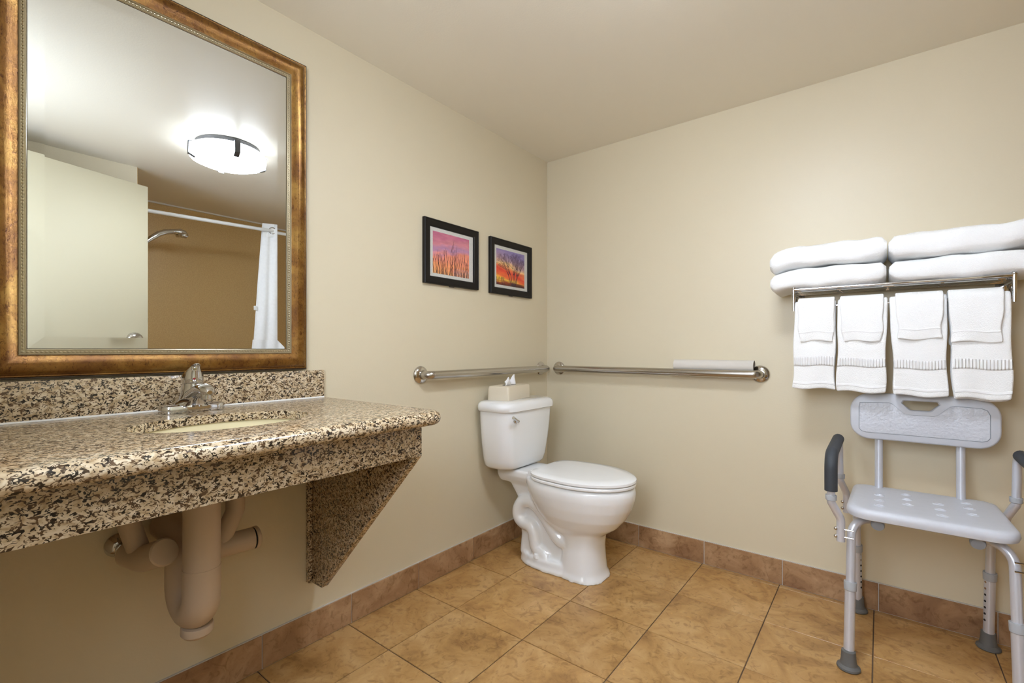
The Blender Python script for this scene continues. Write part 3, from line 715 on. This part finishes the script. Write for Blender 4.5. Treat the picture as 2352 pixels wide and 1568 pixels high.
# ================================================================== PICTURES
def picture(y0, y1, z0, z1, label, fn, seed):
    t = thing('framed_picture', (0, (y0 + y1) / 2, z0), label, 'picture', 'small framed pictures above the grab bar')
    prof = [(0.0, 0.0008), (0.0, 0.016), (0.0025, 0.019), (0.006, 0.0195), (0.008, 0.0178), (0.030, 0.0165), (0.034, 0.0135), (0.035, 0.0105), (0.035, 0.0008)]
    obj('frame', framed(prof, y0, y1, z0, z1), M_frameb, t, angle=25)
    f = 0.034
    obj('mat_board', MB().box(0.004, 0.0085, y0 + f, y1 - f, z0 + f, z1 - f), M_mat, t)
    ia, ib, iz0, iz1 = y0 + 0.054, y1 - 0.062, z0 + 0.050, z1 - 0.052
    NU, NV = 190, 150
    me = bpy.data.meshes.new('print')
    o0 = ORG[t.name]
    vv = []; ff = []
    for j in range(NV + 1):
        for i in range(NU + 1):
            vv.append((0.0089, lerp(ia, ib, i / NU) - o0.y, lerp(iz0, iz1, j / NV) - o0.z))
    for j in range(NV):
        for i in range(NU):
            a = j * (NU + 1) + i; ff.append((a, a + 1, a + NU + 2, a + NU + 1))
    # solid back so the sheet has thickness
    me.from_pydata(vv, [], ff); me.update()
    ca = me.color_attributes.new('print', 'FLOAT_COLOR', 'POINT')
    px = fn(NU, NV, seed)
    ca.data.foreach_set('color', [c for p in px for c in (*p, 1.0)])
    me.materials.append(M_print)
    o = bpy.data.objects.new('print', me); COL.objects.link(o); o.parent = t
    o.modifiers.new('sheet', 'SOLIDIFY').thickness = 0.0004
    obj('lock_tab', MB().box(0.002, 0.008, (y0 + y1) / 2 - 0.014, (y0 + y1) / 2 + 0.014, z0 - 0.0035, z0), M_dark, t)
    return t
def srgb(r, g, b): return tuple((c / 255) ** 2.2 for c in (r, g, b))
def vnoise(seed):
    rnd = random.Random(seed); G = {}
    def h(i, j):
        if (i, j) not in G: G[(i, j)] = rnd.random()
        return G[(i, j)]
    def f(x, y):
        i, j = math.floor(x), math.floor(y); a, b = x - i, y - j
        a = a * a * (3 - 2 * a); b = b * b * (3 - 2 * b)
        return lerp(lerp(h(i, j), h(i + 1, j), a), lerp(h(i, j + 1), h(i + 1, j + 1), a), b)
    def fb(x, y): return 0.55 * f(x, y) + 0.3 * f(2 * x + 5, 2 * y + 3) + 0.15 * f(4 * x + 1, 4 * y + 9)
    return fb
def cstops(st, t):
    for (a, ca), (b, cb) in zip(st, st[1:]):
        if t <= b:
            k = max(0, min(1, (t - a) / (b - a))); return tuple(lerp(p, q, k) for p, q in zip(ca, cb))
    return st[-1][1]
def stroke(buf, NU, NV, pts, w0, w1, strength):
    n = len(pts)
    for s in range(n - 1):
        (xa, ya), (xb, yb) = pts[s], pts[s + 1]
        L = max(2, int(math.hypot((xb - xa) * NU, (yb - ya) * NV) * 1.6))
        for k in range(L):
            t = k / L; x, y = lerp(xa, xb, t) * NU, lerp(ya, yb, t) * NV
            w = lerp(w0, w1, (s + t) / (n - 1))
            for j in range(int(y - w - 1), int(y + w + 2)):
                for i in range(int(x - w - 1), int(x + w + 2)):
                    if 0 <= i <= NU and 0 <= j <= NV:
                        d = math.hypot(i - x, j - y); a = max(0, min(1, w + 0.6 - d)) * strength
                        q = j * (NU + 1) + i
                        if a > buf[q]: buf[q] = a
def stems_print(NU, NV, seed):
    fb = vnoise(seed); rnd = random.Random(seed + 1)
    st = [(0.0, srgb(226, 160, 100)), (0.22, srgb(240, 150, 105)), (0.45, srgb(232, 140, 120)), (0.62, srgb(176, 130, 165)), (0.75, srgb(205, 130, 140)), (1.0, srgb(186, 104, 132))]
    buf = [0.0] * ((NU + 1) * (NV + 1))
    x = 0.03
    while x < 0.97:
        top = 0.30 + 0.50 * rnd.random() * (1 - abs(x - 0.42) * 1.1)
        if 0.3 < x < 0.6: top += 0.12
        y = 0.0; xx = x; pts = []
        while y < top: pts.append((xx, y)); y += 0.05; xx += rnd.uniform(-0.011, 0.012)
        if len(pts) > 2: stroke(buf, NU, NV, pts, 1.9, 0.6, 1.0)
        for b in range(2):
            k = rnd.randrange(len(pts) // 2, len(pts)); bx, by = pts[k]; s = rnd.choice((-1, 1))
            stroke(buf, NU, NV, [(bx, by), (bx + s * 0.02, by + 0.07), (bx + s * 0.028, by + 0.16)], 0.9, 0.4, 0.8)
        x += rnd.uniform(0.022, 0.062)
    out = []
    dk = srgb(62, 28, 36)
    for j in range(NV + 1):
        for i in range(NU + 1):
            u, v = i / NU, j / NV
            c = cstops(st, v + 0.30 * (fb(u * 4, v * 9) - 0.5) - 0.10 * (u - 0.5) * (v > 0.4))
            n = 0.85 + 0.35 * fb(u * 7 + 3, v * 18)
            if v < 0.2 and u > 0.55: c = tuple(lerp(p, q, 0.5 * fb(u * 6, v * 30)) for p, q in zip(c, srgb(150, 140, 190)))
            a = buf[j * (NU + 1) + i]
            out.append(tuple(lerp(p * n, q, a) for p, q in zip(c, dk)))
    return out
def tree_print(NU, NV, seed):
    fb = vnoise(seed); rnd = random.Random(seed + 1)
    st = [(0.0, srgb(70, 30, 25)), (0.07, srgb(150, 60, 30)), (0.16, srgb(244, 190, 70)), (0.24, srgb(235, 110, 55)), (0.38, srgb(222, 66, 48)), (0.50, srgb(232, 130, 80)), (0.58, srgb(240, 190, 130)), (0.68, srgb(176, 140, 150)), (0.85, srgb(150, 128, 165)), (1.0, srgb(135, 120, 172))]
    buf = [0.0] * ((NU + 1) * (NV + 1))
    def grow(x, y, a, l, w, d):
        pts = [(x, y)]
        for k in range(4):
            a += rnd.uniform(-0.12, 0.12); x += math.cos(a) * l / 4 * 0.8; y += math.sin(a) * l / 4; pts.append((x, y))
        stroke(buf, NU, NV, pts, max(w, 0.55), max(w * 0.6, 0.5), 1.0 if w > 0.7 else 0.72)
        if d > 0:
            for s in range(3):
                grow(x, y, a + rnd.uniform(-0.5, 0.5), l * rnd.uniform(0.6, 0.85), w * 0.6, d - 1)
    for k, (bx, ang) in enumerate(((0.52, 2.0), (0.545, 1.75), (0.57, 1.62), (0.60, 1.45), (0.63, 1.25), (0.66, 1.05))):
        grow(bx, 0.03, ang, 0.30, 2.2, 4)
    for k in range(9):
        grow(rnd.uniform(0.02, 0.5), 0.02, PI / 2 + rnd.uniform(-0.3, 0.3), 0.09, 0.8, 2)
    out = []; dk = srgb(58, 32, 44)
    for j in range(NV + 1):
        for i in range(NU + 1):
            u, v = i / NU, j / NV
            c = cstops(st, v + 0.22 * (u - 0.35) * (1 if v > 0.1 else 0) + 0.16 * (fb(u * 3, v * 8) - 0.5))
            n = 0.85 + 0.35 * fb(u * 8 + 3, v * 16)
            a = buf[j * (NU + 1) + i]
            out.append(tuple(lerp(p * n, q, a) for p, q in zip(c, dk)))
    return out
picture(-0.987, -0.635, 1.333, 1.624, 'black framed picture of thin bare stems against a pink sunset sky', stems_print, 3)
picture(-0.544, -0.183, 1.330, 1.621, 'black framed picture of a bare bushy tree against a red and violet sunset', tree_print, 11)

# ================================================================== TOWEL RACK
RX0, RX1, RZ, RYF = 1.318, 1.921, 1.270, -0.222
rk = thing('towel_rack', (1.62, 0, 1.2), 'chrome towel shelf with hanging rail mounted on the back wall', 'towel rack')
for y in (-0.050, -0.093, -0.136, -0.179):
    obj('shelf_rod', MB().tube([(RX0, y, RZ), (RX1, y, RZ)], 0.0045, 10), M_chrome, rk)
obj('front_rail', MB().tube([(RX0, RYF, RZ + 0.004), (RX1, RYF, RZ + 0.004)], 0.0055, 12), M_chrome, rk)
BYR, BZR = -0.206, 1.206
obj('hanging_rail', MB().tube([(RX0, BYR, BZR), (RX1, BYR, BZR)], 0.0065, 12), M_chrome, rk)
for x in (RX0, RX1):
    b_ = obj('side_bracket', MB().box(x - 0.004, x + 0.004, -0.220, -0.001, RZ - 0.018, RZ + 0.006), M_chrome, rk, bevel=0.0015)
    obj('wall_plate', MB().box(x - 0.014, x + 0.014, -0.008, -0.0008, RZ - 0.045, RZ + 0.028), M_chrome, b_, bevel=0.002)
    obj('front_post', MB().tube([(x, RYF, 1.190), (x, RYF, RZ + 0.006)], [0.0050, 0.0065], 12).ball((x, RYF, RZ + 0.010), 0.0075), M_chrome, b_)
    obj('rail_arm', MB().tube([(x, -0.12, RZ - 0.012), (x, BYR, BZR)], 0.004, 8), M_chrome, b_)

# folded bath towels
def bath(name_label, x0, x1, z0, th, y0=-0.240, y1=-0.022, seed=0, sag=0.0, rise=0.0):
    rnd = random.Random(seed); rings = []; NX = 26; n = 36
    ph = [rnd.uniform(0, 6) for _ in range(6)]
    for i in range(NX + 1):
        u = i / NX
        e = min(u, 1 - u) * (x1 - x0)
        k = min(1, e / 0.026); k = math.sqrt(max(0.0, 1 - (1 - k) ** 2)); k = 0.5 + 0.5 * k
        x = lerp(x0, x1, u); ring = []
        for q in range(n):
            a = 2 * PI * q / n; c, s = math.cos(a), math.sin(a)
            ex = 2 / 4.2
            yy = math.copysign(abs(c) ** ex, c); zz = math.copysign(abs(s) ** ex, s)
            wob = 0.0025 * math.sin(7 * u + 3 * a + ph[0]) + 0.0018 * math.sin(17 * u - 2 * a + ph[1]) + 0.001 * math.sin(31 * u + ph[2] + 5 * a)
            hh = th / 2 * (1 + 0.03 * math.sin(5 * u + ph[3]))
            zc = z0 + th / 2 - sag * max(0, (0.25 - u) / 0.25) ** 1.5 + rise * max(0, (u - 0.7) / 0.3)
            kz = k if True else 1
            y = lerp(y0, y1, 0.5 - 0.5 * yy * (0.93 + 0.07 * k)) if True else 0
            ring.append((x, y - wob * c, zc + (hh * kz + wob) * zz))
        rings.append(ring)
    t = thing('bath_towel', ((x0 + x1) / 2, (y0 + y1) / 2, z0), name_label, 'towel', 'folded bath towels on the rack shelf')
    obj('fabric', MB().loft(rings), M_terry, t, angle=70)
    # the edge of the inner fold, showing at the end of the bundle
    for xe, s in ((x0, -1), (x1, 1)):
        obj('inner_fold', MB().loft([[(xe - s * d, lerp(y0 + 0.03, y1, (1 + math.cos(a)) / 2), z0 + th / 2 + 0.26 * th * math.sin(a) - (sag if s < 0 else -rise)) for a in [2 * PI * q / 16 for q in range(16)]] for d in (0.02, 0.004, -0.001)]), M_terry, t)
    return t
bath('folded white bath towel, lower of the left stack on the rack', 1.238, 1.604, 1.2765, 0.082, seed=1, sag=0.016)
bath('folded white bath towel, upper of the left stack on the rack', 1.236, 1.606, 1.3605, 0.088, seed=2, sag=0.022)
bath('folded white bath towel, lower of the right stack on the rack', 1.613, 2.005, 1.2765, 0.080, seed=3)
bath('folded white bath towel, upper of the right stack on the rack', 1.611, 2.012, 1.3585, 0.090, seed=4, rise=0.018)

# hanging towels
def hang(kind, label, group, xt0, xt1, xb0, xb1, zb, yo, th, seed, backlen=0.92, band=None):
    rnd = random.Random(seed); ph = [rnd.uniform(0, 6.28) for _ in range(6)]
    zt = BZR + 0.0065 + yo
    yf0 = BYR - 0.0065 - yo; yb0 = BYR + 0.0065 + yo
    def surf(u, s):
        # s: 0 back bottom -> 1 front bottom ; returns point on the mid surface
        L = zt - zb
        Lb = L * backlen
        arc = PI * (0.0065 + yo)
        tot = Lb + arc + L; d = s * tot
        if d < Lb: z = zt - Lb + d - 0.0; y = yb0; drop = (Lb - d) / L
        elif d < Lb + arc:
            a = (d - Lb) / arc * PI; y = BYR + (0.0065 + yo) * math.cos(a); z = zt - (0.0065 + yo) * (1 - math.sin(a)) + 0.0; drop = 0
            z = BZR + (0.0065 + yo) * math.sin(a)
        else:
            z = BZR - (d - Lb - arc); y = yf0; drop = (d - Lb - arc) / L
        if d < Lb: z = BZR - (Lb - d)
        x = lerp(lerp(xt0, xb0, drop), lerp(xt1, xb1, drop), u)
        wv = 0.0035 * math.sin(2.3 * u * PI + ph[0]) * drop + 0.002 * math.sin(6 * u + 5 * drop + ph[1]) * drop
        bel = -0.010 * drop * (1 - drop) if d > Lb else 0.0
        edge = 0.004 * math.sin(9 * drop + ph[2]) * (u - 0.5) * 2 * drop
        zz = z + 0.0035 * math.sin(2.2 * PI * u + ph[3]) * drop
        return Vector((x + edge, y + (wv if d > Lb else wv * 0.5) + bel, zz))
    t = thing(kind, ((xt0 + xt1) / 2, BYR, zb), label, 'towel' if kind == 'hand_towel' else 'washcloth', group)
    NU, NS = 16, 60
    m = MB().grid(lambda u, v: surf(u, v), NU, NS)
    o = obj('cloth', m, M_terry, t, angle=80)
    so = o.modifiers.new('thick', 'SOLIDIFY'); so.thickness = th; so.offset = 0
    bv = o.modifiers.new('round', 'BEVEL'); bv.width = th * 0.42; bv.segments = 3; bv.limit_method = 'ANGLE'; bv.angle_limit = math.radians(60)
    # front sheet pieces: hem and woven band follow the same surface
    L = BZR - zb; Lb = (zt - zb) * backlen; arc = PI * (0.0065 + yo); tot = Lb + arc + (zt - zb)
    def strip(nm, za, zc, mat, lift):
        def f(u, v):
            z = lerp(za, zc, v); p = surf(lerp(0.006, 0.994, u), (Lb + arc + (BZR - z)) / tot)
            return (p.x, p.y - th / 2 - lift, p.z)
        q = obj(nm, MB().grid(f, 48, 5), mat, t)
        so = q.modifiers.new('thick', 'SOLIDIFY'); so.thickness = 0.0016; so.offset = 0
    if band: strip('woven_band', band[0], band[1], M_band, 0.0004)
    strip('hem', zb + 0.004, zb + (0.013 if band else 0.008), M_curtain, 0.0002)
    return t
HG = 'hand towels hanging on the rack rail'; WG = 'washcloths hanging over the hand towels'
hang('hand_towel', 'white hand towel with ribbed band, first from the left on the rail', HG, 1.322, 1.455, 1.313, 1.453, 0.902, 0.0085, 0.014, 21, 0.97, (1.012, 0.976))
hang('hand_towel', 'white hand towel with ribbed band, second from the left on the rail', HG, 1.461, 1.608, 1.459, 1.601, 0.897, 0.0085, 0.014, 22, 0.985, (1.006, 0.975))
hang('hand_towel', 'white hand towel with ribbed band, third from the left on the rail', HG, 1.613, 1.764, 1.627, 1.765, 0.892, 0.0085, 0.014, 23, 0.98, (1.001, 0.970))
hang('hand_towel', 'white hand towel with ribbed band, rightmost on the rail', HG, 1.768, 1.914, 1.781, 1.917, 0.892, 0.0085, 0.014, 24, 1.02, (1.007, 0.974))
hang('washcloth', 'small white washcloth, leftmost over the hand towels', WG, 1.333, 1.452, 1.338, 1.449, 1.100, 0.0225, 0.010, 31, 1.05)
hang('washcloth', 'small white washcloth, second from the left over the hand towels', WG, 1.468, 1.597, 1.478, 1.592, 1.098, 0.0225, 0.010, 32, 1.02)
hang('washcloth', 'small white washcloth, third from the left over the hand towels', WG, 1.629, 1.755, 1.638, 1.748, 1.103, 0.0225, 0.010, 33, 1.06)
hang('washcloth', 'small white washcloth, rightmost over the hand towels', WG, 1.766, 1.897, 1.776, 1.890, 1.092, 0.0225, 0.010, 34, 1.06)

# ================================================================== SHOWER CHAIR
SCX = 1.70
ch = thing('shower_chair', (SCX, -0.27, 0), 'grey plastic shower chair with aluminium legs and padded arms below the towels', 'chair')
# seat
def seat_ring(dx, dy, z, cy=-0.292):
    pts = rrect(0, 0, 0.200 - dx, 0.188 - dy, 0.055, 8)
    out = []
    for x, y in pts:
        k = max(0, y) / 0.188
        yy = y - 0.020 * k * math.exp(-(x / 0.13) ** 4)         # shallow notch at the back
        xx = x * (1.02 - 0.05 * (y + 0.188) / 0.376)
        out.append((SCX + xx, cy + yy, z + 0.004 * (x / 0.2) ** 2))
    return out
seat = obj('seat', MB().loft([seat_ring(0.016, 0.016, 0.484), seat_ring(0.003, 0.003, 0.489), seat_ring(0, 0, 0.500), seat_ring(0.001, 0.001, 0.512), seat_ring(0.006, 0.006, 0.519), seat_ring(0.016, 0.016, 0.5215), seat_ring(0.06, 0.06, 0.520)]), M_plastic, ch, angle=50)
for i, fx in enumerate((-0.115, -0.04, 0.04, 0.115)):
    for j, fy in enumerate((-0.395, -0.325, -0.255, -0.19)):
        if (i + j) % 2 == 0 or j in (1, 2):
            cx_ = SCX + fx; cy_ = fy
            rr_ = [[(cx_ + r * math.cos(2 * PI * k / 14), cy_ + r * 0.75 * math.sin(2 * PI * k / 14), z) for k in range(14)] for r, z in ((0.0155, 0.5190), (0.0140, 0.5236), (0.0105, 0.5240), (0.0070, 0.5205))]
            obj('drain_dimple', MB().loft(rr_), M_plastic, seat)
# backrest
YB0 = -0.140
def curve_y(x): return YB0 + 0.010 * ((x - SCX) / 0.2) ** 2 * -1
prt = []
for x, z in rrect(0, 0, 0.203, 0.084, 0.058, 8): prt.append((x, z))
holep = [(-0.050, 0.050), (-0.045, 0.059), (0.045, 0.059), (0.050, 0.050), (0.030, 0.030), (0.024, 0.0265), (-0.024, 0.0265), (-0.030, 0.030)]
ZC = 0.787
def bplate(outer, hole, ya, yb, inset, hin):
    bm = bmesh.new()
    def flat(sc, h, y):
        es = []
        for loop in (sc, h):
            if not loop: continue
            vv = [bm.verts.new((SCX + x, curve_y(SCX + x) + y, ZC + z + 0.012 * (1 - (x / 0.2) ** 2) * (z > 0) * 0.5)) for x, z in loop]
            es += [bm.edges.new((vv[i], vv[(i + 1) % len(vv)])) for i in range(len(vv))]
        bmesh.ops.triangle_fill(bm, use_beauty=True, edges=es)
    flat(outer, hole, 0)
    bm.verts.index_update()
    r = ([tuple(v.co) for v in bm.verts], [[v.index for v in f.verts] for f in bm.faces]); bm.free(); return r
def dens(p, n=6):
    out = []
    for i in range(len(p)):
        a, b = p[i], p[(i + 1) % len(p)]
        L = math.hypot(a[0] - b[0], a[1] - b[1]); m_ = max(1, int(L / 0.02))
        for k in range(m_): out.append((lerp(a[0], b[0], k / m_), lerp(a[1], b[1], k / m_)))
    return out
def w3(p, y): x, z = p; return (SCX + x, curve_y(SCX + x) + y, ZC + z + 0.006 * (1 - (x / 0.2) ** 2) * (z > 0))
po = dens(prt); hp_ = dens(holep)
def sc(p, d):
    return [(x * (1 - d / 0.203), z * (1 - d / 0.084)) for x, z in p]
def hs(p, d): return [(x * (1 + d / 0.050), 0.043 + (z - 0.043) * (1 + d / 0.017)) for x, z in p]
bk = MB()
bk.loft([[w3(p, y) for p in sc(po, d)] for d, y in ((0.006, -0.0115), (0.0015, -0.008), (0, -0.003), (0, 0.006), (0.002, 0.011), (0.007, 0.0135))], cap=False)
bk.loft([[w3(p, y) for p in hs(hp_, d)] for d, y in ((0.004, -0.0115), (0.001, -0.008), (0, -0.003), (0, 0.006), (0.004, 0.0135))], cap=False)
def capface(y, d, dh):
    bm = bmesh.new(); es = []
    for loop in (sc(po, d), hs(hp_, dh)):
        vv = [bm.verts.new(w3(p, y)) for p in loop]
        es += [bm.edges.new((vv[i], vv[(i + 1) % len(vv)])) for i in range(len(vv))]
    bmesh.ops.triangle_fill(bm, use_beauty=True, edges=es); bm.verts.index_update()
    r = ([tuple(v.co) for v in bm.verts], [[v.index for v in f.verts] for f in bm.faces]); bm.free(); return r
bk.add(*capface(-0.0115, 0.006, 0.004)); bk.add(*capface(0.0135, 0.007, 0.004))
back = obj('backrest', bk, M_plastic, ch, angle=40)
# grained panel set into the front of the backrest, its outline dipping under the hand hole
pan = [(-0.172, 0.050), (-0.088, 0.050), (-0.078, 0.046), (-0.047, 0.014), (-0.036, 0.009), (0.036, 0.009), (0.047, 0.014), (0.078, 0.046), (0.088, 0.050), (0.155, 0.050), (0.168, 0.045), (0.175, 0.030), (0.175, -0.044), (0.168, -0.054), (0.155, -0.058), (-0.155, -0.058), (-0.168, -0.054), (-0.175, -0.044), (-0.175, 0.035)]
pd_ = dens(pan)
obj('grained_panel', MB().loft([[w3((x * s, z * s), y) for x, z in pd_] for s, y in ((1.0, -0.0108), (0.995, -0.0128), (0.975, -0.0132))]), M_plastic_tex, back, angle=30)
obj('panel_groove', MB().tube([w3((x * 1.006, z * 1.012), -0.0116) for x, z in pd_], 0.0011, 6, loop=True), M_knob, back)
for x in (1.583, 1.807):
    po_ = obj('back_post', MB().tube(fillet([(x, -0.30, 0.474), (x, -0.135, 0.474), (x, -0.119, 0.80)], 0.03, 8), 0.0125, 16), M_alu, ch)
    kx = x + (-0.002 if x < SCX else 0.006)
    obj('clamp_knob', MB().lathe([(0, 0), (0.0165, 0), (0.018, -0.004), (0.018, -0.014), (0.016, -0.018), (0, -0.0185)], (kx, -0.430, 0.473), (0, 1, 0.30), 24).tube([(kx, -0.415, 0.490), (kx, -0.415, 0.473), (kx, -0.432, 0.471)], 0.011, 12), M_knob, ch)
# legs: two bent frames (front, back), each leg with collar, sleeve, holes and foot
def leg_half(side, top, foot, name='leg'):
    t = Vector(top); f = Vector(foot)
    cxm = SCX
    pts = fillet([(cxm, -0.275, 0.470), (t.x, t.y, 0.470), (lerp(t.x, f.x, .55), lerp(t.y, f.y, .55), 0.20)], 0.055, 10)
    L = obj(name, MB().tube(pts, 0.0128, 16), M_alu, ch)
    def along(z): k = (0.468 - z) / 0.468; return Vector((lerp(t.x, f.x, k), lerp(t.y, f.y, k), z))
    obj('sleeve', MB().tube([along(0.262), along(0.03)], 0.0150, 18), M_alu, L)
    obj('collar', MB().lathe([(0.013, 0.0), (0.0180, 0.0), (0.0185, -0.004), (0.0175, -0.026), (0.0155, -0.028), (0.013, -0.028)], along(0.272), (along(0.272) - along(0.2)).normalized(), 20), M_collar, L)
    obj('rubber_foot', MB().lathe([(0, 0.001), (0.031, 0.001), (0.033, 0.004), (0.032, 0.009), (0.024, 0.016), (0.0215, 0.028), (0.0195, 0.058), (0.0165, 0.060), (0, 0.060)], (f.x, f.y, 0), (0, 0, 1), 24), M_rubber, L)
    inward = Vector((1 if side < 0 else -1, 0, 0)) if False else Vector((0.0, -1, 0))
    hv = Vector((-0.8 if side > 0 else 0.8, -0.6, 0))
    if t.y > -0.3:
        for k in range(7):
            z = 0.238 - 0.0225 * k
            c = along(z)
            obj('adjust_hole', MB().lathe([(0, 0), (0.0038, 0), (0.0038, 0.0006), (0, 0.0006)], c + hv * 0.0149, hv, 12), M_blackh if k > 1 else M_steel_p, L)
    return L
leg_half(-1, (1.512, -0.435, 0), (1.506, -0.489, 0))
leg_half(1, (1.888, -0.435, 0), (1.894, -0.489, 0))
leg_half(-1, (1.514, -0.098, 0), (1.517, -0.050, 0))
leg_half(1, (1.886, -0.098, 0), (1.883, -0.064, 0))
# arms
for s in (-1, 1):
    xo = SCX + s * 0.241; xi = SCX + s * 0.214; xl = SCX + s * 0.2155
    up = obj('armrest', MB().tube(fillet([(xo, -0.495, 0.540), (xo, -0.497, 0.690), (xo + s * -0.004, -0.165, 0.702), (xo - s * 0.006, -0.158, 0.540)], [0.05, 0.045], 10), 0.0115, 16), M_alu, ch)
    obj('grip', MB().tube(fillet([(xo, -0.4955, 0.572), (xo, -0.497, 0.690), (xo + s * -0.003, -0.205, 0.7005)], [0.05], 12), 0.0185, 18), M_foam, up)
    for yy, xa in ((-0.495, xo), (-0.158, xo - s * 0.006)):
        a_ = obj('arm_bracket', MB().tube(fillet([(xa, yy, 0.556), (xa, yy, 0.535), (xl, yy + (0.02 if yy < -0.3 else 0.03), 0.478), (xl, yy + (0.02 if yy < -0.3 else 0.03), 0.405)], [0.02, 0.04], 8), 0.0122, 16), M_alu, ch)
        obj('collar', MB().lathe([(0.0118, 0), (0.0158, 0.0), (0.0162, -0.003), (0.0155, -0.016), (0.0118, -0.018)], (xa, yy, 0.558), (0, 0, 1), 18), M_collar, a_)
        yb_ = yy + (0.02 if yy < -0.3 else 0.03)
        for z in (0.446, 0.421):
            obj('screw', MB().tube([(xl + s * 0.018, yb_ - 0.004, z), (xl - s * 0.034, yb_ - 0.004, z)], 0.0024, 8).ball((xl + s * 0.013, yb_ - 0.006, z), 0.0062, 10, 6), M_steel_p, a_)
